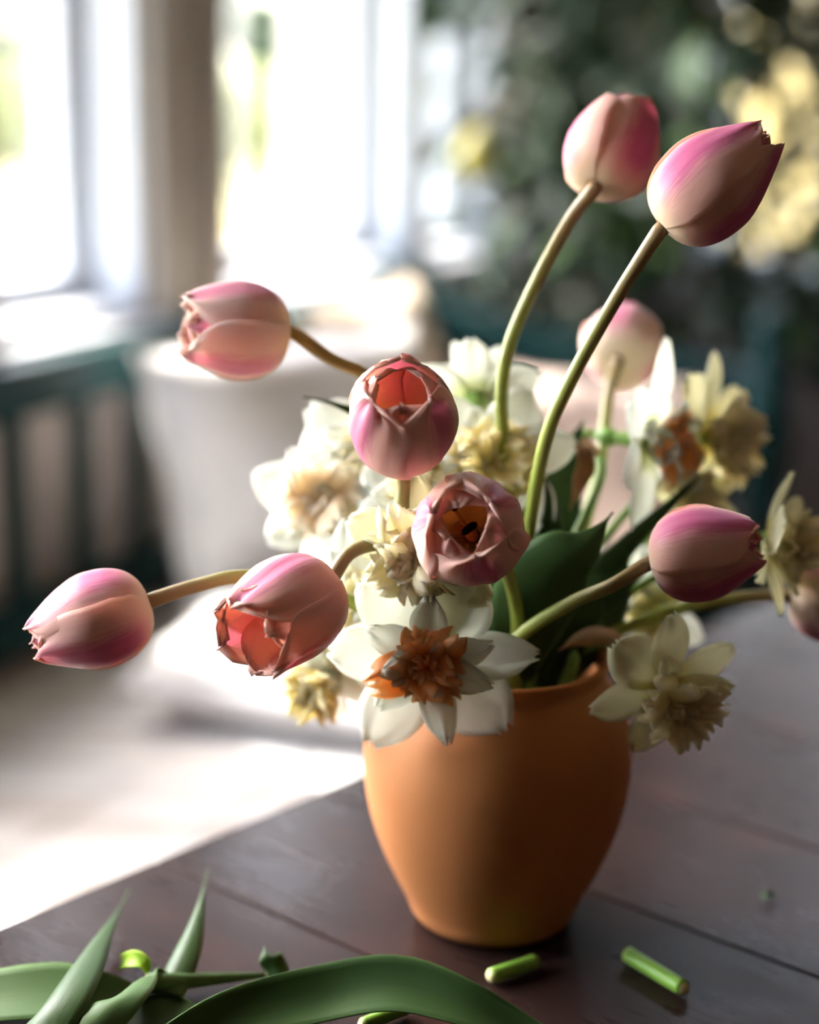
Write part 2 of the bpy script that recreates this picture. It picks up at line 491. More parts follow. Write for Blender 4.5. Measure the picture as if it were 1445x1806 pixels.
# windows of the long wall
for i, (a, b) in enumerate(OPEN):
    w = mesh_obj('window_%d' % (i + 1), *join([
        rbox(a, b, PO, PW - 0.002, SILL, SILL + 0.02), rbox(a, b, PO, PW - 0.002, HEAD - 0.02, HEAD),
        rbox(a, a + 0.02, PO, PW - 0.002, SILL + 0.02, HEAD - 0.02), rbox(b - 0.02, b, PO, PW - 0.002, SILL + 0.02, HEAD - 0.02)]),
        M['white_frame'], smooth=False)
    tag(w, kind='structure')
    s = 0.045
    for q in ((a + 0.02, a + 0.02 + s), (b - 0.02 - s, b - 0.02)):
        mesh_obj('sash_stile', *rbox(q[0], q[1], PO + 0.035, PO + 0.075, SILL + 0.02, HEAD - 0.02), M['white_frame'], w, smooth=False, bevel=0.004)
    for q in ((SILL + 0.02, SILL + 0.065), (HEAD - 0.065, HEAD - 0.02)):
        mesh_obj('sash_rail', *rbox(a + 0.02 + s, b - 0.02 - s, PO + 0.035, PO + 0.075, q[0], q[1]), M['white_frame'], w, smooth=False, bevel=0.004)
    mesh_obj('pane', *rbox(a + 0.02 + s, b - 0.02 - s, PO + 0.053, PO + 0.057, SILL + 0.065, HEAD - 0.065), M['glass'], w, smooth=False)
# window of the far wall
def end_window(name, ta, tb_, o0, o1, z0, z1):
    w = mesh_obj(name, *join([rbox(ta, tb_, o0, o1, z0, z0 + 0.02), rbox(ta, tb_, o0, o1, z1 - 0.02, z1),
                              rbox(ta, tb_, o0, o0 + 0.02, z0 + 0.02, z1 - 0.02), rbox(ta, tb_, o1 - 0.02, o1, z0 + 0.02, z1 - 0.02)]), M['white_frame'], smooth=False)
    tag(w, kind='structure')
    mid = (o0 + o1) / 2; tm = (ta + tb_) / 2
    for (a, b) in ((o0 + 0.02, mid), (mid, o1 - 0.02)):
        for q in ((a, a + 0.045), (b - 0.045, b)):
            mesh_obj('sash_stile', *rbox(tm - 0.02, tm + 0.02, q[0], q[1], z0 + 0.02, z1 - 0.02), M['white_frame'], w, smooth=False, bevel=0.004)
        for q in ((z0 + 0.02, z0 + 0.065), (z1 - 0.065, z1 - 0.02)):
            mesh_obj('sash_rail', *rbox(tm - 0.02, tm + 0.02, a + 0.045, b - 0.045, q[0], q[1]), M['white_frame'], w, smooth=False, bevel=0.004)
        mesh_obj('pane', *rbox(tm - 0.002, tm + 0.002, a + 0.045, b - 0.045, z0 + 0.065, z1 - 0.065), M['glass'], w, smooth=False)
end_window('window_6', T1 + 0.002, T1 + 0.17, BO[0], BO[1], BS, BH)

# casings, sill board and skirting
k = 0
def trim(parts, mat):
    global k
    k += 1
    o = mesh_obj('trim_%d' % k, *join(parts), mat, smooth=False, bevel=0.003)
    return tag(o, kind='structure')
edges2 = [x for ab in OPEN for x in ab]
for a, b in zip(edges2[1:-1:2], edges2[2::2]):
    ps = [rbox(a, b, PW, PW + 0.012, SILL, HEAD)]
    if b - a > 0.12:
        ps += [rbox(a, a + 0.045, PW + 0.012, PW + 0.03, SILL, HEAD), rbox(b - 0.045, b, PW + 0.012, PW + 0.03, SILL, HEAD)]
    trim(ps, M['casing'])
trim([rbox(OPEN[-1][1], OPEN[-1][1] + 0.08, PW, PW + 0.03, SILL, HEAD)], M['casing'])
trim([rbox(OPEN[0][0] - 0.1, OPEN[-1][1] + 0.08, PW, PW + 0.03, HEAD, HEAD + 0.1)], M['casing'])
trim([rbox(OPEN[0][0] - 0.1, OPEN[-1][1] + 0.1, PW, PW + 0.05, SILL - 0.028, SILL - 0.003)], M['white_frame'])
trim([rbox(OPEN[0][0] - 0.1, OPEN[-1][1] + 0.08, PW, PW + 0.022, SILL - 0.10, SILL - 0.028)], M['casing'])
tag(mesh_obj('baseboard_left', *rbox(T0, T1, PW, PW + 0.02, 0, 0.12), M['casing'], smooth=False), kind='structure')
tag(mesh_obj('baseboard_back', *rbox(T1 - 0.02, T1, PW + 0.02, PR, 0, 0.12), M['casing'], smooth=False), kind='structure')

# ------------------------------------------------------------------ outdoors
gx = [[-60, -20], [60, -20], [60, 120], [-60, 120]]
tag(mesh_obj('ground', [(x, y, -0.6) for x, y in gx] + [(x, y, -0.9) for x, y in gx], BOXF[:0] + [(0, 1, 2, 3), (7, 6, 5, 4), (0, 4, 5, 1), (1, 5, 6, 2), (2, 6, 7, 3), (3, 7, 4, 0)],
             M['lawn'], smooth=False), kind='structure')

def leaf_cloud(rng, centre, rad, n, size, shape='ellipsoid'):
    V, F = [], []
    for i in range(n):
        if shape == 'cone':
            h = rng.random() ** 0.8; rr = (1 - h) ** 0.9 * rad[0] * (0.35 + 0.65 * math.sqrt(rng.random())); th = rng.random() * 6.283
            c = np.array([centre[0] + rr * math.cos(th), centre[1] + rr * math.sin(th), centre[2] + h * rad[2]])
            dirv = unit([math.cos(th), math.sin(th), -0.5 + rng.normal(0, 0.2)])
        else:
            d = unit(rng.normal(size=3)) * rng.random() ** 0.4
            c = np.array(centre) + d * np.array(rad); dirv = unit(rng.normal(size=3))
        s = unit(np.cross(dirv, rng.normal(size=3))); nn = np.cross(dirv, s)
        L, w = size * (0.6 + 0.8 * rng.random()), size * 0.28
        k0 = len(V)
        V += [c - dirv * L / 2, c + s * w + nn * w * 0.4, c + dirv * L / 2, c - s * w + nn * w * 0.4]
        F += [(k0, k0 + 1, k0 + 2), (k0, k0 + 2, k0 + 3)]
    return np.array(V), F

rng = np.random.default_rng(5)
def G(px, dist, z=-0.6):
    """a spot on the outdoor ground in a compass direction, at a distance from the house corner"""
    x = (px - CX) / FPX
    return np.array([x * dist, dist, z])

def birch(loc, h, r, label, lean=0.0, branches=9):
    R = root('birch_tree', loc, label, 'tree')
    path = catmull([loc, loc + np.array([lean * 0.3, 0, h * 0.3]), loc + np.array([lean * 0.6, 0.1, h * 0.65]), loc + np.array([lean, 0.2, h])], 20)
    V, F, pc = tube(path, np.linspace(r, r * 0.3, 20), 14)
    mesh_obj('trunk', V, F, M['birch'], R, pc)
    for i in range(branches):
        b = path[4 + int(rng.integers(0, 15))]; th = rng.random() * 6.283; L = h * (0.15 + 0.12 * rng.random())
        e = b + np.array([math.cos(th) * L, math.sin(th) * L, L * 0.7]); m_ = (b + e) / 2 + np.array([0, 0, L * 0.12])
        V, F, pc = tube(catmull([b, m_, e], 9), np.linspace(r * 0.22, r * 0.05, 9), 6)
        mesh_obj('branch', V, F, M['bark'], R, pc)
birch(G(515, 7.0), 8.0, 0.15, 'thick white birch trunk standing just outside the window', 0.35)
birch(G(395, 20.0), 9.0, 0.10, 'slender far birch out on the dry lawn', 0.2)
def spruce(loc, h, r, label):
    R = root('spruce_tree', loc, label, 'tree', 'spruces beyond the lawn')
    V, F, pc = tube(np.linspace(loc, loc + np.array([0, 0, h]), 8), np.linspace(0.22, 0.03, 8), 8)
    mesh_obj('trunk', V, F, M['bark'], R, pc)
    V, F = leaf_cloud(rng, loc + np.array([0, 0, 0.3]), (r, r, h - 0.2), 2600, 1.0, 'cone')
    o = mesh_obj('foliage', V, F, M['spruce'], R, smooth=False); o['kind'] = 'stuff'
for i, (px, d, h, r) in enumerate([(-190, 40, 14, 3.0), (60, 52, 16, 3.4), (330, 44, 15, 3.2), (500, 54, 17, 3.6), (640, 64, 18, 3.6), (800, 46, 16, 3.4)]):
    spruce(G(px, d), h, r, 'dark green spruce standing beyond the dry lawn')
def shrub(loc, r, h, label):
    R = root('garden_shrub', loc, label, 'shrub', 'shrubs at the edge of the lawn')
    for i in range(5):
        th = i * 1.3; e = loc + np.array([math.cos(th) * r * 0.6, math.sin(th) * r * 0.6, h * 0.8])
        V, F, pc = tube(catmull([loc, (loc + e) / 2 + np.array([0, 0, 0.1]), e], 7), np.linspace(0.03, 0.008, 7), 6)
        mesh_obj('branch', V, F, M['bark'], R, pc)
    V, F = leaf_cloud(rng, loc + np.array([0, 0, h * 0.55]), (r, r, h * 0.55), 1500, 0.3)
    o = mesh_obj('foliage', V, F, M['shrub'], R, smooth=False); o['kind'] = 'stuff'
for px, d, r, h in [(0, 36, 2.0, 2.0), (410, 30, 1.3, 1.9), (760, 36, 2.0, 2.2)]:
    shrub(G(px, d), r, h, 'olive green shrub at the edge of the dry lawn')

for i, (px, d, r, h) in enumerate([(1130, 14, 0.72, 3.2), (1300, 16.5, 0.8, 3.4), (1450, 12.5, 0.7, 3.1), (1600, 15, 0.75, 3.3), (1780, 18, 0.9, 3.5)]):
    loc = G(px, d)
    R = root('beech_bush', loc, 'straw coloured beech bush with dry leaves outside the far window', 'shrub', 'dry beech bushes outside the far window')
    for j in range(5):
        th = j * 1.3; e = loc + np.array([math.cos(th) * r * 0.6, math.sin(th) * r * 0.6, h * 0.8])
        V, F, pc = tube(catmull([loc, (loc + e) / 2 + np.array([0, 0, 0.1]), e], 7), np.linspace(0.03, 0.008, 7), 6)
        mesh_obj('branch', V, F, M['bark'], R, pc)
    V, F = leaf_cloud(rng, loc + np.array([0, 0, h * 0.52]), (r, r, h * 0.52), 1800, 0.16)
    o = mesh_obj('foliage', V, F, M['dry_leaves'], R, smooth=False); o['kind'] = 'stuff'

# ------------------------------------------------------------------ corner bench under the windows
TE = 1.167
bench = root('corner_bench', W(0.2, 0.3, 0.0), 'dark green painted wooden bench with slatted back under the windows', 'bench')
def bpart(name, vf, mat=None, bevel=0.005):
    return mesh_obj(name, *vf, mat or M['green_paint'], bench, smooth=False, bevel=bevel)
TA = -1.5
bpart('back_rail', rbox(TA, TE, -0.028, 0.022, 0.800, 0.868))
bpart('lower_rail', rbox(TA, TE, -0.02, 0.016, 0.475, 0.545))
x = -1.32
while x < TE - 0.1:
    bpart('slat', rbox(x - 0.014, x + 0.014, -0.012, 0.010, 0.545, 0.800), bevel=0.003)
    x += 0.146
for tt in (TA - 0.03, TE):
    bpart('back_post', rbox(tt - 0.032, tt + 0.032, -0.032, 0.032, 0.0, 0.90), bevel=0.008)
for i in range(4):
    bpart('seat_board', rbox(TA, TE - 0.01, 0.025 + i * 0.158, 0.025 + i * 0.158 + 0.153, 0.425, 0.45), M['seat'], 0.003)
bpart('seat_apron', rbox(TA, TE, 0.60, 0.63, 0.32, 0.424))
# end panel: a rail that sweeps down from the tall back post to the front post
def sweep(pts, hh, ww):
    path = catmull(pts, 24); V, F = [], []
    for q in path:
        for (a, b) in ((-ww, -hh), (ww, -hh), (ww, hh), (-ww, hh)):
            V.append(q + DV * a + np.array([0, 0, b]))
    for i in range(len(path) - 1):
        for j in range(4):
            F.append((i * 4 + j, i * 4 + (j + 1) % 4, (i + 1) * 4 + (j + 1) % 4, (i + 1) * 4 + j))
    F += [(3, 2, 1, 0), tuple(len(V) - 4 + j for j in range(4))]
    return np.array(V), F
bpart('arm_rail', sweep([W(TE, 0.02, 0.86), W(TE, 0.10, 0.80), W(TE, 0.22, 0.765), W(TE, 0.42, 0.745), W(TE, 0.70, 0.715)], 0.042, 0.022), bevel=0.004)
bpart('arm_lower_rail', rbox(TE - 0.018, TE + 0.018, 0.03, 0.71, 0.25, 0.325))
for i in range(3):
    pp = 0.16 + i * 0.16
    bpart('arm_slat', rbox(TE - 0.010, TE + 0.010, pp - 0.013, pp + 0.013, 0.325, 0.71), bevel=0.003)
def turned_post(c, prof, ns=18):
    V, F = [], []
    for z, r in prof:
        for j in range(ns):
            th = 2 * math.pi * j / ns
            V.append(c + np.array([r * math.cos(th), r * math.sin(th), z]))
    for i in range(len(prof) - 1):
        for j in range(ns):
            j2 = (j + 1) % ns
            F.append((i * ns + j, i * ns + j2, (i + 1) * ns + j2, (i + 1) * ns + j))
    F += [tuple(reversed(range(ns))), tuple((len(prof) - 1) * ns + j for j in range(ns))]
    return np.array(V), F
pz = np.linspace(0, 1, 40)
prof = []
for q in pz:
    r = 0.026 + 0.022 * math.exp(-((q - 0.74) / 0.12) ** 2) + 0.004 * math.cos(q * 40) * (0.3 < q < 0.55) + 0.006 * math.exp(-((q - 0.97) / 0.03) ** 2)
    prof.append((q * 0.86, r))
mesh_obj('front_post', *turned_post(W(TE, 0.725, 0), prof), M['green_paint'], bench)
mesh_obj('front_post', *turned_post(W(TA, 0.61, 0), [(z * 0.48, r) for z, r in prof]), M['green_paint'], bench)

# cushions
def pillow(name, c, right, up, w, h, th, mat, label, seed):
    r = np.random.default_rng(seed); right, up = unit(right), unit(up); nn = np.cross(right, up)
    n = 26; V, F = [], []
    ph = r.random(6) * 6.28
    for side in (1, -1):
        for i in range(n):
            for j in range(n):
                a, b = -1 + 2 * j / (n - 1), -1 + 2 * i / (n - 1)
                k1 = (1 - a ** 4) * (1 - b ** 4)
                t_ = th * (max(0, k1) ** 0.45) * (0.85 + 0.15 * math.cos(a * 2)) + 0.0015
                t_ += 0.006 * k1 * (math.sin(5 * a + 3 * b + ph[0]) + math.sin(7 * b - 4 * a + ph[1]))
                pin = 1 - 0.06 * (1 - b * b) if abs(a) > 0.999 else 1
                xx = a * (1 - 0.07 * (1 - b * b) * a * a) + 0.012 * math.sin(9 * b + ph[2]) * abs(a)
                yy = b * (1 - 0.07 * (1 - a * a) * b * b) + 0.012 * math.sin(8 * a + ph[3]) * abs(b)
                V.append(c + right * xx * w / 2 + up * yy * h / 2 + nn * side * t_)
    m = n * n
    for i in range(n - 1):
        for j in range(n - 1):
            q = (i * n + j, i * n + j + 1, (i + 1) * n + j + 1, (i + 1) * n + j)
            F.append(q); F.append(tuple(m + x for x in reversed(q)))
    loop = list(range(n)) + [i * n + n - 1 for i in range(1, n)] + [(n - 1) * n + j for j in range(n - 2, -1, -1)] + [i * n for i in range(n - 2, 0, -1)]
    for q in range(len(loop)):
        a, b = loop[q], loop[(q + 1) % len(loop)]
        F.append((b, a, m + a, m + b))
    R = root(name, c - up * h / 2, label, 'cushion')
    mesh_obj('cover', V, F, mat, R)
    pts = [V[i] for i in loop] + [V[loop[0]]]
    tv, tf, pc = tube(np.array(pts) - nn * 0.0015, 0.004, 6, caps=False)
    mesh_obj('piping', tv, tf, mat, R)
    return R
UPV = np.array([0, 0, 1.0])
pillow('cushion', W(0.36, 0.24, 0.665), DV + 0.42 * NV, UPV - 0.18 * NV, 0.50, 0.43, 0.085, M['linen'], 'large white linen cushion leaning on the slatted bench back', 1)
pillow('cushion', W(0.09, 0.39, 0.507), DV - 0.15 * NV, -NV - 0.15 * DV, 0.40, 0.36, 0.055, M['linen'], 'small white cushion lying flat on the bench seat in the sun', 4)
pillow('cushion', W(0.80, 0.16, 0.675), DV - 0.05 * NV, UPV - 0.22 * NV, 0.42, 0.45, 0.07, M['beige_linen'], 'beige cushion standing at the far end of the bench', 2)
pillow('cushion', W(1.00, 0.46, 0.595), NV + 0.05 * DV, UPV + 0.25 * DV, 0.36, 0.30, 0.055, M['rose_linen'], 'dusty beige cushion propped against the bench arm', 3)

# ------------------------------------------------------------------ lemon tree in the corner
tb = W(1.56, 0.47, 0.0)
tree = root('lemon_tree', tb, 'leafy potted lemon tree in the corner behind the green bench', 'tree')
def lathe(c, prof, ns=40, closed=False):
    V, F = [], []
    for r, z in prof:
        for j in range(ns):
            th = 2 * math.pi * j / ns
            V.append(c + np.array([r * math.cos(th), r * math.sin(th), z]))
    for i in range(len(prof) - 1):
        for j in range(ns):
            j2 = (j + 1) % ns
            F.append((i * ns + j, i * ns + j2, (i + 1) * ns + j2, (i + 1) * ns + j))
    F += [tuple(reversed(range(ns))), tuple((len(prof) - 1) * ns + j for j in range(ns))]
    return np.array(V), F
pot = mesh_obj('plant_pot', *lathe(tb, [(0.12, 0.0), (0.125, 0.01), (0.165, 0.30), (0.178, 0.31), (0.178, 0.35), (0.160, 0.35), (0.155, 0.30)]), M['pot'], tree)
mesh_obj('soil', *lathe(tb, [(0.150, 0.26), (0.153, 0.305), (0.10, 0.315), (0.02, 0.318)]), M['soil'], tree)
tv, tf, pc = tube(catmull([tb + np.array([0, 0, .3]), tb + np.array([0.02, 0.01, .7]), tb + np.array([-0.02, 0, 1.1]), tb + np.array([0.0, 0.02, 2.05])], 20), np.linspace(0.018, 0.007, 20), 10)
mesh_obj('trunk', tv, tf, M['bark'], tree, pc)
rng = np.random.default_rng(11)
twig_ends = []
for i in range(32):
    zz = 0.72 + 1.38 * (i / 32.0); th = i * 2.4; L = 0.38 + 0.14 * rng.random()
    L *= (1.0 if zz < 1.5 else 0.85) * (1.4 if math.cos(th) > 0.1 else 1.0)
    a = tb + np.array([0, 0, zz - 0.05]); e = tb + np.array([math.cos(th) * L, math.sin(th) * L * 0.9, zz + 0.10 * rng.normal()])
    tv, tf, pc = tube(catmull([a, (a + e) / 2 + np.array([0, 0, 0.06]), e], 9), np.linspace(0.006, 0.002, 9), 6)
    mesh_obj('twig', tv, tf, M['bark'], tree, pc)
    twig_ends.append((a, e))
def citrus_leaf_mesh(L=0.105, w=0.026):
    G_ = np.zeros((8, 5, 3))
    for i in range(8):
        v = i / 7; ww = w * math.sin(math.pi * min(1, v * 0.94 + 0.03)) ** 0.8
        for j in range(5):
            u = -1 + j / 2
            G_[i, j] = (u * ww, v * L, 0.012 * abs(u) * math.sin(math.pi * v) - 0.02 * v * v)
    return shell(G_, 0.0005)
lv, lf, lpc = citrus_leaf_mesh()
leaf_meshes = []
for mname in ('citrus_leaf', 'citrus_leaf2'):
    me = bpy.data.meshes.new('leaf'); me.from_pydata(lv.tolist(), [], [list(f) for f in lf]); me.polygons.foreach_set('use_smooth', [True] * len(me.polygons)); me.materials.append(M[mname]); leaf_meshes.append(me)
SV, SF = [], []
for i in range(9):  # extra twigs above the view, added to block the far window's table reflection
    a = tb + np.array([0, 0, 1.35 + 0.07 * i]); e = a + np.array([0.50 + 0.05 * math.sin(i * 2.1), -0.25 + 0.09 * i, 0.06])
    tv, tf, pc = tube(catmull([a, (a + e) / 2 + np.array([0, 0, 0.05]), e], 9), np.linspace(0.006, 0.002, 9), 6)
    mesh_obj('twig', tv, tf, M['bark'], tree, pc)
    twig_ends.append((a, e))
# leaves sit along the twigs and thin out towards the far window on the right
cand = []
for i in range(2500):
    a, e = twig_ends[i % len(twig_ends)]
    f = 0.15 + 0.95 * rng.random() ** 0.8
    c = a + (e - a) * f + rng.normal(size=3) * np.array([0.075, 0.075, 0.09])
    rel = c - tb
    tt_, pp_ = np.dot(c - B0, DV), np.dot(c - B0, NV)
    if rel[2] > 1.92: continue
    if rel[2] < 0.68 or pp_ < 0.03 or tt_ > T1 - 0.10: continue
    if tt_ < TE + 0.12 and rel[2] < 0.86: continue
    if c[0] > tb[0] + 0.10 and 0.95 < rel[2] < 1.45 and rng.random() < 0.45: continue
    cand.append(c)
cand.sort(key=lambda c: c[1])
for i, c in enumerate(cand):
    out = unit(np.array([c[0] - tb[0], c[1] - tb[1], 0]) + 1e-6)
    yv = unit(out * 0.6 + rng.normal(size=3) * 0.6 + np.array([0, 0, -0.45]))
    xv = unit(np.cross(yv, rng.normal(size=3) * 0.5 + np.array([0, 0, 1])))
    zv = np.cross(xv, yv); sc_ = 0.65 + 0.6 * rng.random()
    Mx = np.stack([xv, yv, zv], 1) * sc_
    if i < 280:
        o = bpy.data.objects.new('leaf', leaf_meshes[0 if rng.random() < 0.72 else 1]); COL.objects.link(o); o.parent = tree
        m4 = Matrix(Mx.tolist()).to_4x4(); m4.translation = Vector(c - tb); o.matrix_local = m4
    else:
        k0 = len(SV) * len(lv) if False else sum(len(q) for q in SV)
        SV.append(lv @ Mx.T + c); SF += [[x + k0 for x in f] for f in lf]
o = mesh_obj('foliage', np.vstack(SV), SF, M['citrus_leaf'], tree); o['kind'] = 'stuff'
def lemon(c, s):
    prof = []
    for i in range(17):
        a = math.pi * i / 16; z = -math.cos(a); r = math.sin(a) ** 0.9
        prof.append((max(0.0008, r * 0.78 * s), (z * (1 + 0.18 * abs(z) ** 6)) * s))
    return lathe(c, prof, 20)
lm = P(843, 275, 3.05)
mesh_obj('lemon', *lemon(lm, 0.044), M['lemon'], tree)
tv, tf, pc = tube(catmull([lm + np.array([0, 0, .045]), lm + np.array([0.05, 0.03, .12]), lm + np.array([0.18, .08, .12]), tb + np.array([0, 0, lm[2] + .05])], 12), 0.003, 6)
mesh_obj('twig', tv, tf, M['bark'], tree, pc)

# ------------------------------------------------------------------ table
E = np.array([math.sin(TANG), math.cos(TANG), 0]); E = np.array([0.647, 0.763, 0]); Q = np.array([0.763, -0.647, 0])
TO = tp(320, 1497)
table = root('dining_table', np.array([TO[0], TO[1], 0]) + E * 0.5 + Q * 0.9, 'dark brown varnished plank table with worn boards', 'table')
ORIENT = Matrix((Vector(Q), Vector(E), Vector((0, 0, 1)))).transposed()
def tbox(q0, q1, s0, s1, z0, z1):
    c = [(q0, s0), (q1, s0), (q1, s1), (q0, s1)]
    f = lambda q, s, z: np.array([TO[0], TO[1], 0]) + Q * q + E * s + np.array([0, 0, z])
    return np.array([f(q, s, z0) for q, s in c] + [f(q, s, z1) for q, s in c]), BOXF
def scoord(px, py): return float(np.dot(tp(px, py) - TO, E))
def oriented(name, q0, q1, s0, s1, z0, z1, bevel=0.0015):
    """a board whose own X axis runs along its grain"""
    c = np.array([TO[0], TO[1], 0]) + Q * (q0 + q1) / 2 + E * (s0 + s1) / 2 + np.array([0, 0, (z0 + z1) / 2])
    a, b, h = (q1 - q0) / 2, (s1 - s0) / 2, (z1 - z0) / 2
    V = [(-a, -b, -h), (a, -b, -h), (a, b, -h), (-a, b, -h), (-a, -b, h), (a, -b, h), (a, b, h), (-a, b, h)]
    me = bpy.data.meshes.new(name); me.from_pydata(V, [], BOXF); me.materials.append(M['table'])
    o = bpy.data.objects.new(name, me); COL.objects.link(o); o.parent = table
    m4 = ORIENT.to_4x4(); m4.translation = Vector(c - ORG[table]); o.matrix_local = m4
    bm_ = o.modifiers.new('bevel', 'BEVEL'); bm_.width = bevel; bm_.segments = 2
    return o
sA, sB = scoord(465, 1600), scoord(1360, 1470)
seams = sorted([-0.30, sA - 0.16, sA, (sA + sB) / 2, sB, sB + 0.17, sB + 0.36, 1.10])
print('seams', seams)
for a, b in zip(seams[:-1], seams[1:]):
    oriented('plank', 0.0, 1.9, a + 0.0006, b - 0.0006, TZ - 0.032, TZ - 0.0004 * (len(seams) % 3))
oriented('apron', 0.09, 0.115, seams[0] + 0.1, seams[-1] - 0.1, TZ - 0.13, TZ - 0.033)
oriented('apron', 1.785, 1.81, seams[0] + 0.1, seams[-1] - 0.1, TZ - 0.13, TZ - 0.033)
oriented('apron', 0.115, 1.785, seams[0] + 0.1, seams[0] + 0.125, TZ - 0.13, TZ - 0.033)
oriented('apron', 0.115, 1.785, seams[-1] - 0.125, seams[-1] - 0.1, TZ - 0.13, TZ - 0.033)
for q in (0.13, 1.71):
    for s in (seams[0] + 0.13, seams[-1] - 0.20):
        oriented('leg', q, q + 0.07, s, s + 0.07, 0.0, TZ - 0.033, 0.006)

# ------------------------------------------------------------------ vase
VB = tp(868, 1610)
VH = 0.163
prof_o = [(0.0, 0.0), (0.040, 0.0), (0.0455, 0.002), (0.0490, 0.007), (0.0515, 0.014), (0.0575, 0.026), (0.0650, 0.042), (0.0716, 0.060), (0.0758, 0.078), (0.0778, 0.096), (0.0774, 0.110),
          (0.0745, 0.124), (0.0690, 0.136), (0.0632, 0.1445), (0.0605, 0.149), (0.0612, 0.153), (0.0640, 0.1568)]
pr = np.array(prof_o[1:]); pr = catmull(np.c_[pr, np.zeros(len(pr))], 60)[:, :2]
prof = [(0.001, 0.0)] + [tuple(x) for x in pr] + [(0.0640, 0.1580), (0.0625, 0.1590), (0.0590, 0.1575), (0.0565, 0.152), (0.0600, 0.143), (0.0690, 0.125), (0.0725, 0.10), (0.0670, 0.06), (0.050, 0.02), (0.03, 0.008), (0.001, 0.008)]
prof = [(r, z if z < 0.1 else z + (z - 0.1) * 0.086) for r, z in prof]
vase = mesh_obj('vase', *lathe(VB, prof, 96), M['terracotta'], origin=VB)
tag(vase, 'round shouldered terracotta vase holding the tulips and daffodils', 'vase')
MOUTH = VB + np.array([0, 0, VH])
def mouth(dx, dy):
    """a stem end: through the mouth, down into the vase"""
    return [MOUTH + np.array([dx, dy, -0.004]), VB + np.array([dx * 0.25, dy * 0.25, 0.06]), VB + np.array([-dx * 0.35, -dy * 0.35, 0.02])]

# ------------------------------------------------------------------ leaves (ribbons)
def ribbon(pts, width, side, fold=0.25, nv=34, nu=9, twist=0.0, tipw=0.55, wav=0.0, basew=0.45, t0=0.45):
    path = catmull(pts, nv); T = np.gradient(path, axis=0)
    T /= np.linalg.norm(T, axis=1)[:, None]
    Gd = np.zeros((nv, nu, 3)); side = np.asarray(side, float)
    s_prev = None
    for i in range(nv):
        v = i / (nv - 1)
        s = unit(side - T[i] * np.dot(side, T[i])); nn = np.cross(T[i], s)
        if twist:
            a = twist * v; s, nn = s * math.cos(a) + nn * math.sin(a), nn * math.cos(a) - s * math.sin(a)
        wv = width * 0.5 * (basew + (1 - basew) * math.sin(math.pi * min(0.5, v / 0.9)) ) * (1 - sstep(v, t0, 1.0) ** 1.2 * 1.0) ** tipw
        wv = max(wv, 0.0007)
        for j in range(nu):
            u = -1 + 2 * j / (nu - 1)
            Gd[i, j] = path[i] + s * u * wv * math.cos(fold * abs(u)) + nn * (abs(u) ** 1.6 * wv * fold + wav * wv * math.sin(v * 14 + (1 if u > 0 else 2.2)) * u * u)
    return shell(Gd, 0.0009)

# ------------------------------------------------------------------ tulips
def tulip_petal(rng, R, L, mouth_r, half, off, edge, tilt, rag, close_p=1.7, blunt=2.5, wr=1.0):
    nv, nu = 30, 23
    v = np.linspace(0, 1, nv)
    r = np.interp(v, [0, .05, .12, .22, .35, .5], [.13, .34, .56, .80, .95, 1.0])
    k_ = np.clip((v - .5) / .5, 0, 1)
    r = np.where(v > .5, 1 - (1 - mouth_r) * k_ ** close_p, r)
    z = np.interp(v, [0, .05, .12, .22, .35, .5, .7, .85, 1], [0, .008, .04, .13, .27, .44, .66, .83, 1.0])
    ker = np.array([.25, .5, .25])
    for _ in range(2):
        r[1:-1] = np.convolve(r, ker, 'same')[1:-1]; z[1:-1] = np.convolve(z, ker, 'same')[1:-1]
    sh = np.interp(v, [0, .08, .2, .35, .5], [.14, .42, .78, .97, 1.0])
    sh = np.where(v > .5, np.clip(1 - (np.clip((v - .5) / .5, 0, 1)) ** blunt, 0.0, 1) ** .58, sh)
    sh = np.maximum(sh, 0.02)
    ph = rng.random(8) * 6.28
    Gd = np.zeros((nv, nu, 3))
    for i in range(nv):
        for j in range(nu):
            u = -1 + 2 * j / (nu - 1)
            a = half * R * sh[i]; rr = R * r[i]
            ang = np.clip(a / max(rr, 1e-4), 0, 1.35) * u
            vv = v[i]
            rad = rr + R * off * min(1, vv * 5) + R * edge * abs(u) ** 3 * math.sin(math.pi * min(1, vv * 1.1)) + tilt * R * vv * vv
            rad -= 0.030 * R * math.exp(-(u / .10) ** 2) * math.sin(math.pi * vv) * (1 if off > 0 else .4)
            rad += 0.035 * R * u * math.sin(math.pi * vv)
            rad += wr * 0.010 * R * (math.sin(7 * u + 2.5 * vv + ph[0]) + 0.6 * math.sin(15 * u - 3 * vv + ph[1])) * sstep(vv, .1, .6)
            rad += wr * (0.020 * math.sin(4 * u * (1 + vv) + ph[2]) + 0.012 * math.sin(13 * u + 2 * vv + ph[6])) * R * sstep(vv, .55, 1.0)
            zz = L * z[i] * (1 + rag * (0.6 * math.sin(9 * u + ph[3]) + 0.4 * math.sin(21 * u + ph[4])) * sstep(vv, .8, 1.0))
            zz -= 0.05 * L * u * u * sstep(vv, .5, 1.0)
            ang += 0.04 * math.sin(3 * vv + ph[5])
            Gd[i, j] = (rad * math.cos(ang), rad * math.sin(ang), zz)
    return Gd

def basis(axis, ref):
    z = unit(axis); x = unit(np.asarray(ref) - z * np.dot(ref, z)); y = np.cross(z, x)
    return np.stack([x, y, z], 1)

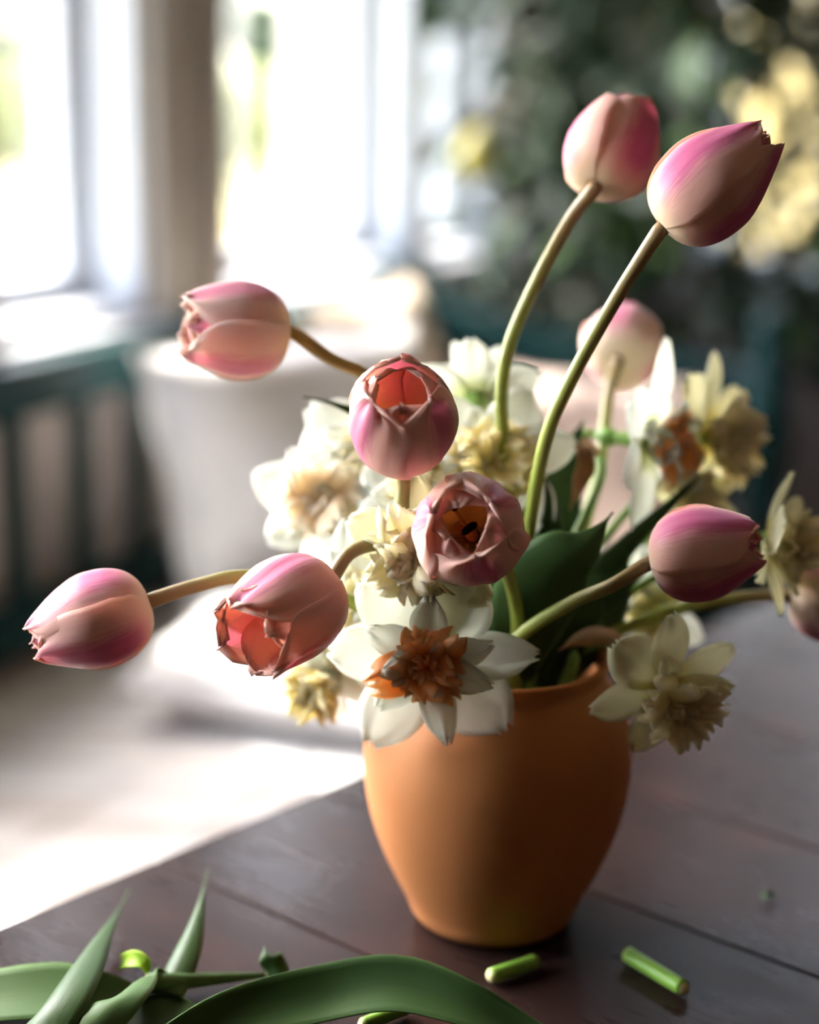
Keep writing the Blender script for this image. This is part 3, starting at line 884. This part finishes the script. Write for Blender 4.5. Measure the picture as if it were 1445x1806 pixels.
def tulip(label, centre, axis, ref, R, L, mouth_r, path, mth, mat='tulip', stem='stem', seed=0, inner_mouth=None, tilts=None, rag=0.03, leaves=(), srad=0.0037, close_p=1.7, blunt=2.5, wr=1.0, st_h=.30):
    rg = np.random.default_rng(seed)
    ax = cdir(*axis); Bm = basis(ax, cdir(*ref)); base = centre - ax * L * 0.48
    Rt = root('tulip', VB + np.array([mth[0] * 0.3, mth[1] * 0.3, 0.012]), label, 'tulip', 'pink tulips in the vase')
    tilts = tilts or [0] * 6
    for kk in range(6):
        outer = kk < 3
        a = (kk * 2 * math.pi / 3) if outer else (math.pi / 3 + (kk - 3) * 2 * math.pi / 3)
        a += rg.normal(0, 0.05)
        Gd = tulip_petal(rg, R, L * (1.0 if outer else 0.97) * (1 + rg.normal(0, 0.012)), mouth_r if outer else (inner_mouth or mouth_r * 0.92),
                         1.16 if outer else 1.10, 0.035 if outer else -0.035, 0.045 if outer else -0.02, tilts[kk] + rg.normal(0, 0.015), rag, close_p, blunt, wr)
        ca, sa = math.cos(a), math.sin(a)
        Gd = Gd @ np.array([[ca, sa, 0], [-sa, ca, 0], [0, 0, 1]])
        V, F, pc = shell(Gd, 0.0006)
        mesh_obj('petal', base + V @ Bm.T, F, M[mat if outer or mat + '_inner' not in M else mat + '_inner'], Rt, pc)
    # inside: pistil and six stamens
    V, F, pc = tube(np.array([(0, 0, L * x) for x in np.linspace(0.02, 0.22, 8)]), [.003, .0032, .0033, .0032, .003, .0028, .0034, .0030], 10)
    mesh_obj('pistil', base + V @ Bm.T, F, M['filament'], Rt, pc)
    for kk in range(6):
        a = kk * math.pi / 3 + 0.3; d = np.array([math.cos(a), math.sin(a), 0]); tg = np.array([-math.sin(a), math.cos(a), 0])
        rr, h0 = (0.20, st_h) if kk == 0 else (0.58, .12)
        p0, p1 = d * 0.004 + np.array([0, 0, L * .03]), d * R * rr + np.array([0, 0, L * h0])
        V, F, pc = tube(catmull([p0, (p0 + p1) / 2, p1], 6), 0.0011, 6)
        st = mesh_obj('stamen', base + V @ Bm.T, F, M['filament'], Rt, pc)
        p2 = p1 + (np.array([0, 0, L * .12]) - d * R * 0.30 + tg * R * 0.10 if kk == 0 else np.array([0, 0, L * .13]) + d * R * 0.12)
        V, F, pc = tube(catmull([p1, (p1 + p2) / 2, p2], 8), [.0008, .0018, .0021, .0021, .0021, .002, .0017, .0008], 8)
        mesh_obj('anther', base + V @ Bm.T, F, M['anther'], st, pc)
    pts = [base + ax * 0.003, base - ax * 0.002] + [P(*q) for q in path] + mouth(*mth)
    V, F, pc = tube(catmull(pts, 70), np.r_[np.linspace(srad * 1.15, srad, 6), np.full(64, srad)], 14)
    mesh_obj('stem', V, F, M[stem], Rt, pc)
    for (lp, w, side, lm_, kw) in leaves:
        V, F, pc = ribbon(lp, w, side, **kw)
        mesh_obj('leaf', V, F, M[lm_], Rt, pc)
    return Rt

AWAY, UPc, RIGHT = (0, 0, -1), (0, 1, 0), (1, 0, 0)
def LP(*q): return [P(*x) for x in q]
rightw = cdir(1, 0, 0); upw = cdir(0, 1, 0)
tulip('tall pink tulip with closed petals rising beside the dark foliage', P(1258, 323, .868), (.75, .66, .08), (-.15, .12, -1), .0258, .0700, .34,
      [(1090, 522, .885), (1010, 665, .90), (962, 780, .915), (930, 960, .95)], (0.010, -0.005), seed=1, rag=.035,
      leaves=[(LP((905, 1195, .965), (935, 1075, .935), (985, 1000, .918), (1035, 960, .915), (1082, 903, .93)), .050, 0.88 * rightw - 0.42 * upw, 'leaf', dict(fold=.30, tipw=.9))])
tulip('pink tulip with white base tilted away beside the tallest bloom', P(1080, 262, .955), (.36, .80, -.48), (-.8, .5, 0), .0255, .0620, .58,
      [(1008, 385, .948), (950, 490, .945), (900, 605, .95), (885, 700, .955), (890, 800, .96), (900, 980, .97)], (-0.004, 0.012), seed=2,
      leaves=[(LP((925, 1190, .99), (955, 1000, .985), (972, 900, .98), (962, 845, .98)), .026, rightw, 'leaf', dict(fold=.5, tipw=.5))])
tulip('pale pink tulip with cream ragged petals turned towards the window', P(420, 582, .945), (-.96, .02, .26), (-.1, 0, -1), .0258, .0600, .66,
      [(585, 634, .945), (655, 670, .945), (740, 780, .95), (815, 960, .97)], (-0.026, 0.012), 'tulip_pale', 'stem_gold', seed=3, rag=.06,
      leaves=[(LP((820, 1180, 1.0), (740, 930, .985), (668, 760, .97), (600, 716, .962), (535, 700, .955)), .016, upw, 'leaf', dict(fold=.4, tipw=.7))])
tulip('open pink tulip facing forward with a dark anther, on a short upright stem', P(709, 742, .858), (-.02, .56, .83), UPc, .0265, .0560, .60,
      [(712, 850, .895), (713, 920, .90), (755, 1040, .935), (815, 1130, .96)], (-0.030, -0.012), 'tulip_peach', seed=4, inner_mouth=.50, close_p=2.3, blunt=4.2, wr=1.8, rag=.05, st_h=.44)
tulip('open pink tulip looking straight out, black anther inside, above the mouth of the vase', P(828, 936, .858), (-.10, .12, .98), (.7, .72, 0), .0275, .0560, .56,
      [(862, 965, .905), (895, 1010, .915), (913, 1095, .94)], (0.006, -0.022), 'tulip_peach', seed=5, inner_mouth=.42, close_p=2.3, blunt=4.2, wr=1.8, rag=.05,
      leaves=[(LP((880, 1195, .97), (862, 1110, .965), (850, 1050, .96), (852, 960, .955)), .030, rightw, 'leaf', dict(fold=.5, tipw=.5)),
              (LP((930, 1200, .975), (920, 1080, .97), (912, 960, .97), (935, 880, .975)), .028, rightw, 'leaf', dict(fold=.6, tipw=.5))])
tulip('nodding pink tulip with a wide open cup, its stem bent over like a hook', P(510, 1076, .862), (-.66, -.46, .60), (.1, .9, .3), .0262, .0600, .80,
      [(612, 980, .885), (648, 963, .89), (695, 962, .90), (765, 1010, .925), (830, 1110, .955)], (-0.022, -0.022), 'tulip_peach', seed=6, inner_mouth=.80, rag=.06, blunt=3.4, wr=1.6,
      tilts=[.02, .04, .0, .10, .05, .0])
tulip('closed oval pink tulip reaching out over the white bench seat', P(165, 1096, .885), (-.93, -.34, .12), (.1, -.1, -1), .0245, .0640, .36,
      [(350, 1032, .893), (435, 1017, .898), (570, 1040, .92), (690, 1105, .95)], (-0.040, -0.006), seed=7, rag=.03)
tulip('pink tulip lying sideways among cream daffodils on a long bare stem', P(1241, 975, .885), (.93, .20, .28), (-.2, .1, -1), .0243, .0580, .42,
      [(1080, 1032, .89), (1000, 1067, .91), (915, 1125, .935)], (-0.002, -0.034), seed=8, rag=.03)
tulip('small pink tulip seen from its white base behind the orange daffodil', P(1098, 610, 1.075), (.22, .42, -.88), (0, 1, 0), .0250, .0580, .70,
      [(1075, 690, 1.055), (1050, 860, 1.03), (985, 1060, 1.0)], (0.022, 0.016), 'tulip_pale', seed=9,
      leaves=[(LP((955, 1190, .995), (975, 980, 1.01), (990, 850, 1.02), (1030, 742, 1.02)), .036, rightw, 'leaf', dict(fold=.3, tipw=.5))])
tulip('pink tulip at the end of a long stem stretching out over the table', P(1478, 1062, 1.0), (.96, -.12, .15), (-.1, .1, -1), .0240, .0580, .5,
      [(1330, 1052, 1.0), (1230, 1066, 1.0), (1150, 1090, .995), (1060, 1125, .99)], (0.036, 0.004), 'tulip_pale', seed=10,
      leaves=[(LP((985, 1200, .985), (1030, 1110, .985), (1080, 1040, .99), (1110, 980, .995)), .042, 0.85 * rightw - 0.5 * upw, 'leaf', dict(fold=.4, tipw=.6)),
              (LP((960, 1195, .975), (1010, 1100, .97), (1040, 1050, .97), (1075, 1010, .97)), .036, 0.85 * rightw - 0.5 * upw, 'leaf', dict(fold=.4, tipw=.6))])

# ------------------------------------------------------------------ daffodils
def dpetal(rg, az, L, w, e0, e1, r0, ruffle, nv=13, nu=9, cup=0.15, z0=0.0, tip=0.6, notch=0.0):
    Gd = np.zeros((nv, nu, 3)); rad = np.array([math.cos(az), math.sin(az), 0]); tan = np.array([-math.sin(az), math.cos(az), 0]); ax = np.array([0, 0, 1.0])
    p = rad * r0 + ax * z0; ph = rg.random(5) * 6.28; dl = L / (nv - 1)
    for i in range(nv):
        v = i / (nv - 1); el = e0 + (e1 - e0) * v
        dv = ax * math.cos(el) + rad * math.sin(el); nn = rad * math.cos(el) - ax * math.sin(el)
        wv = w * 0.5 * max(0.06, (0.30 + 0.70 * math.sin(math.pi * min(.5, v * .85)))) * max(0.10, 1 - max(0, (v - .5) / .5) ** 2.2) ** tip
        for j in range(nu):
            u = -1 + 2 * j / (nu - 1)
            off = -cup * wv * (1 - u * u) + ruffle * L * (v ** 1.3) * (math.sin(5 * u + ph[0]) + .6 * math.sin(9 * u + 3 * v + ph[1])) * .5
            off += 0.02 * L * math.sin(3 * v + ph[2])
            ext = ruffle * .7 * L * math.sin(8 * u + ph[3]) * sstep(v, .7, 1)
            Gd[i, j] = p + tan * u * wv + nn * off + dv * ext
        p = p + dv * dl
    return Gd

def daffodil(label, centre, axis, Lp, kind, path, mth, seed, ref=(0, 1, 0), dense=1.0, spathe=None, outer_el=(1.35, 1.65), missing=(), rl=1.0, rf_=1.0):
    rg = np.random.default_rng(100 + seed); ax = cdir(*axis); rf = cdir(*ref)
    if abs(np.dot(ax, rf)) > .95: rf = cdir(1, 0, 0)
    Bm = basis(ax, rf)
    Rt = root('daffodil', VB + np.array([mth[0] * 0.3, mth[1] * 0.3, 0.012]), label, 'daffodil', 'double daffodils in the vase')
    wm, cm = {'orange': ('white_petal', 'orange_ruffle'), 'peach': ('white_petal', 'peach_ruffle'), 'cream': ('cream_petal', 'cream_ruffle'),
              'yellow': ('white_petal', 'yellow_ruffle'), 'white': ('white_petal', 'cream_ruffle')}[kind]
    def add(name, Gd, mat):
        V, F, pc = shell(Gd, 0.0005); mesh_obj(name, centre + V @ Bm.T, F, M[mat], Rt, pc)
    for i in range(6):
        if i in missing: continue
        az = i * math.pi / 3 + rg.normal(0, .1); w = Lp * (.74 if i % 2 else .62) * (1 + rg.normal(0, .06))
        add('petal', dpetal(rg, az, Lp * (1 + rg.normal(0, .05)), w, outer_el[0] + rg.normal(0, .10), outer_el[1] + rg.normal(0, .20), .004, .05, 15, 9, .12), wm)
    n2 = int(7 * dense)
    for i in range(n2):
        az = (i + .5) * 2 * math.pi / n2 + rg.normal(0, .2)
        add('inner_petal', dpetal(rg, az, Lp * (.74 + rg.normal(0, .08)), Lp * (.34 + .1 * rg.random()), .65 + rg.normal(0, .14), 1.3 + rg.normal(0, .25), .003, .07, 13, 9, .25, .002), wm)
    n3 = int(11 * dense)
    for i in range(n3):
        az = i * 2 * math.pi / n3 + rg.normal(0, .2); el = .25 + .85 * ((i * 7) % n3) / n3
        add('ruffle', dpetal(rg, az, Lp * rl * (.54 + rg.normal(0, .06)), Lp * .46 * rl, el * .55, el + .65, .002, .15 * rf_, 12, 13, .35, .004, .3), cm)
    for i in range(int(4 * dense)):
        az = i * 2 * math.pi / 4 + rg.random()
        add('inner_petal', dpetal(rg, az, Lp * .52, Lp * .24, .35, .95 + rg.normal(0, .2), .002, .08, 11, 9, .3, .004), wm)
    for i in range(int(6 * dense)):
        az = i * 2 * math.pi / 6 + .6
        add('ruffle', dpetal(rg, az, Lp * .36 * rl, Lp * .32 * rl, .05, .75, .0015, .18 * rf_, 10, 11, .4, .006, .3), cm)
    # tube, ovary, neck, stem
    V, F, pc = tube(np.array([(0, 0, z) for z in np.linspace(.004, -.018, 8)]), [.0075, .0065, .0055, .005, .0046, .0043, .004, .004], 12)
    mesh_obj('flower_tube', centre + V @ Bm.T, F, M['dstem'], Rt, pc)
    V, F, pc = tube(np.array([(0, 0, z) for z in np.linspace(-.017, -.030, 8)]), [.0038, .0048, .0056, .0058, .0055, .0048, .0038, .003], 12)
    mesh_obj('ovary', centre + V @ Bm.T, F, M['ovary'], Rt, pc)
    b = centre - ax * .029
    pts = [b, b - ax * .012 + np.array([0, 0, -.001])] + [P(*q) for q in path] + mouth(*mth)
    V, F, pc = tube(catmull(pts, 60), .0027, 12)
    mesh_obj('stem', V, F, M['dstem'], Rt, pc)
    if spathe is not None:
        V, F, pc = ribbon(spathe, .016, rightw * .5 + upw, fold=.8, wav=.3, tipw=.8)
        mesh_obj('spathe', V, F, M['spathe'], Rt, pc)
    return Rt

daffodil('white double daffodil with an orange ruffled heart hanging over the vase rim', P(756, 1152, .912), (-.06, -.28, .95), .0522, 'orange',
         [(790, 1110, .955), (820, 1120, .962)], (-.028, -.034), 1, ref=(1, .12, 0))
daffodil('white double daffodil with a pale peach rosette on the window side', P(582, 890, 1.015), (-.28, .12, .95), .0460, 'peach',
         [(650, 930, 1.03), (730, 1010, 1.01), (800, 1110, .985)], (-.036, .004), 2, ref=(0, 1, 0), dense=1.2, rl=1.35, rf_=.6)
daffodil('cream daffodil with a bright yellow throat under the two tall stems', P(862, 826, .985), (.05, .10, .98), .0480, 'yellow',
         [(870, 900, 1.025), (880, 1020, 1.01)], (.0, .022), 3, ref=(1, .2, 0), dense=1.3, rl=1.3)
daffodil('cream ruffled daffodil tucked in between the open tulips', P(745, 978, .905), (-.22, -.10, .95), .0400, 'cream',
         [(800, 1030, .975), (830, 1110, .98)], (-.012, -.012), 4, dense=1.3, rl=1.4)
daffodil('white daffodil with orange segments turned sideways beside the broad green leaf', P(1135, 778, 1.01), (.78, -.12, .42), .0520, 'orange',
         [(1062, 830, 1.0), (1010, 960, 1.0), (960, 1110, .99)], (.020, -.004), 5, rl=.95, dense=1.2, outer_el=(1.3, 1.75), spathe=LP((1060, 800, .99), (1035, 790, .985), (1025, 840, .985), (1005, 900, .985)))
daffodil('cream daffodil with one long white petal raised before the green bench post', P(1240, 765, 1.05), (.82, -.16, .46), .0450, 'cream',
         [(1160, 830, 1.03), (1060, 960, 1.02), (985, 1110, 1.0)], (.030, .012), 6, rl=1.35)
daffodil('cream daffodil in profile just past the tip of the sideways tulip', P(1352, 955, .975), (.85, -.12, .46), .0380, 'cream',
         [(1270, 960, .99), (1150, 1020, 1.0), (1020, 1120, .99)], (.040, -.006), 7, outer_el=(1.2, 1.5), rl=1.35, dense=.8)
daffodil('cream daffodil drooping beside the vase over the dark table', P(1172, 1205, .930), (.42, -.46, .78), .0400, 'cream',
         [(1105, 1145, .965), (1060, 1135, .975), (1010, 1160, .98)], (.040, -.020), 8, rl=1.4, dense=.8, spathe=LP((1110, 1150, .955), (1075, 1125, .955), (1025, 1128, .955), (985, 1148, .955)))
daffodil('pale yellow daffodil hanging low by the shoulder of the vase', P(572, 1185, .985), (-.40, -.55, .72), .0300, 'yellow',
         [(640, 1120, 1.0), (720, 1110, 1.0), (800, 1140, .99)], (-.044, .0), 9, rl=1.4)
daffodil('half hidden cream daffodil under the long sideways tulip stem', P(1140, 1078, 1.03), (.05, .12, .95), .0330, 'yellow',
         [(1110, 1110, 1.06), (1040, 1130, 1.03)], (.044, .016), 10)
daffodil('white daffodil turned away at the back behind the tall stems', P(838, 705, 1.02), (.05, .62, -.60), .0400, 'white',
         [(850, 800, 1.03), (870, 1000, 1.02)], (.002, .034), 11)
daffodil('small cream daffodil peeping over the sideways tulip', P(1212, 888, 1.035), (.35, .30, .85), .0260, 'cream',
         [(1150, 940, 1.06), (1040, 1070, 1.03)], (.034, .024), 12)
daffodil('white daffodil with greenish throat behind the nodding tulip', P(648, 1052, .965), (-.45, -.05, .85), .0420, 'white',
         [(720, 1080, .99), (790, 1130, .985)], (-.040, -.014), 13)
daffodil('plain white daffodil behind the upright open tulip', P(672, 800, 1.0), (-.15, .40, .85), .0460, 'white',
         [(720, 900, 1.02), (800, 1080, 1.0)], (-.018, .030), 14)

daffodil('white daffodil with a cream frill between the upright and the forward facing tulip', P(742, 872, .965), (-.10, .15, .95), .0360, 'white',
         [(775, 960, 1.0), (825, 1090, .99)], (-.010, .010), 15)
daffodil('white daffodil low down next to the pale yellow one', P(612, 1120, .985), (-.45, -.35, .80), .0330, 'white',
         [(690, 1110, 1.0), (780, 1130, .99)], (-.046, .010), 16)

# long narrow leaves that belong to no single bloom: two strap leaves
def strap_leaf(label, pts, w, side, mat, **kw):
    V, F, pc = ribbon(pts, w, side, **kw)
    o = mesh_obj('strap_leaf', V, F, M[mat], None, pc, origin=pts[0]); tag(o, label, 'leaf')
    return o
strap_leaf('long dark green strap leaf pointing up past the sideways tulip', [VB + np.array([.0, .01, .03])] + LP((965, 1170, .985), (1060, 1015, .99), (1160, 912, 1.0), (1264, 812, 1.0)), .022, rightw * .75 - .6 * upw, 'leaf_dark', fold=.5, tipw=.6)
strap_leaf('dark strap leaf bending low below the long sideways tulip stem', [VB + np.array([.0, .0, .03])] + LP((975, 1185, .98), (1060, 1075, .98), (1150, 985, .985), (1215, 935, 1.0)), .020, rightw * .7 - .65 * upw, 'leaf_dark', fold=.5, tipw=.6)
strap_leaf('upright dark green leaf in the middle of the bunch', [VB + np.array([.01, .0, .03])] + LP((945, 1185, .985), (945, 1050, .975), (968, 900, .97), (960, 840, .97)), .024, rightw, 'leaf_dark', fold=.5, tipw=.5)

# ------------------------------------------------------------------ clippings on the table
def clip_leaf(label, pts, w, side, mat, **kw):
    V, F, pc = ribbon(pts, w, side, **kw)
    lowest = V[:, 2].min()
    V[:, 2] += max(0, TZ + 0.0006 - lowest)
    o = mesh_obj('cut_leaf', V, F, M[mat], None, pc); tag(o, label, 'leaf', None)
    return o
def TPs(*q): return [tp(*x) for x in q]
side_h = unit(np.array([1, 0.1, 0]))
clip_leaf('cut tulip leaf with a long tip pointing to the bench', TPs((40, 1850, .010), (95, 1765, .022), (160, 1670, .020), (205, 1612, .012), (228, 1572, .006)), .040, side_h + np.array([0, 0, .5]), 'leaf', fold=.45, tipw=1.3, t0=.05, basew=.9)
clip_leaf('narrow cut leaf standing up to a fine tip beside the lime scrap', TPs((285, 1765, .004), (320, 1690, .014), (348, 1620, .022), (367, 1546, .030)), .026, side_h + np.array([0, 0, .4]), 'leaf', fold=.5, tipw=1.2, t0=.05, basew=.9)
clip_leaf('broad arched tulip leaf lying in front of the vase', TPs((260, 1870, .006), (400, 1800, .012), (560, 1762, .018), (700, 1742, .026), (820, 1775, .022), (930, 1820, .012), (1060, 1870, .004)), .034, unit(np.array([0.1, 1, .75])), 'leaf', fold=.35, tipw=.55, basew=.6)
clip_leaf('flat pale green leaf lying at the table end', TPs((-90, 1775, .002), (40, 1758, .006), (170, 1752, .006), (260, 1748, .004)), .042, unit(np.array([0.05, 1, .25])), 'leaf_light', fold=.15, tipw=.5, basew=.8)
clip_leaf('second pale leaf curling over the flat one', TPs((130, 1880, .004), (185, 1800, .018), (225, 1755, .022), (262, 1730, .012), (330, 1742, .008)), .024, side_h + np.array([0, .5, .2]), 'leaf_light', fold=.4, tipw=.6, basew=.7)
clip_leaf('broken leaf piece lying under the pale sheath', TPs((215, 1800, .002), (280, 1790, .003), (360, 1785, .002)), .030, unit(np.array([0.05, 1, .1])), 'leaf', fold=.1, tipw=.4, basew=.8)
clip_leaf('small curled leaf tip next to the broad arched leaf', TPs((505, 1738, .002), (490, 1712, .008), (472, 1690, .014), (466, 1672, .016)), .016, side_h, 'leaf', fold=.6, tipw=.8)
clip_leaf('bright lime green scrap of leaf', TPs((215, 1700, .012), (235, 1694, .018), (252, 1700, .018), (262, 1722, .012)), .011, unit(np.array([.2, 1, .8])), 'leaf_lime', fold=.4, tipw=.4, basew=.9)
clip_leaf('tiny dark leaf crumb lying in the blue reflection', TPs((1346, 1582, .001), (1355, 1580, .003), (1366, 1578, .001)), .006, unit(np.array([.1, 1, .2])), 'leaf_dark', fold=.4, tipw=.4)
def cut_stem(label, a, b, r, mat='cut', taper=1.0, bend=0.0):
    A, Bp = tp(*a) + np.array([0, 0, r]), tp(*b) + np.array([0, 0, r * taper]); mid = (A + Bp) / 2 + np.array([0, 0, bend])
    V, F, pc = tube(catmull([A, mid, Bp], 14), np.linspace(r, r * taper, 14), 14)
    V[:, 2] += max(0, TZ + 0.0004 - V[:, 2].min())
    R = root('stem_clipping', (A + Bp) / 2 * np.array([1, 1, 0]) + np.array([0, 0, TZ]), label, 'clipping')
    mesh_obj('stalk', V, F, M[mat], R, pc)
    ax = unit(A - Bp)
    for c, sgn, rr in ((A, 1, r), (Bp, -1, r * taper)):
        tv, tf, tpc = tube(np.array([c + sgn * ax * .0002, c + sgn * ax * .0012]), [rr * .8, rr * .76], 12)
        mesh_obj('cut_face', tv, tf, M['pistil'], R, tpc)
    return R
cut_stem('short bright green cut stem lying alone on the dark table', (1107, 1697), (1205, 1757), .0045)
cut_stem('cut stem end lying right behind the broad arched leaf', (866, 1734), (944, 1708), .0042)
cut_stem('cut stem end showing under the broad arched leaf', (640, 1820), (716, 1790), .0038)
cut_stem('pale tapering stem sheath lying over the clippings', (262, 1752, .006), (466, 1724, .002), .0058, 'leaf_light', .25)
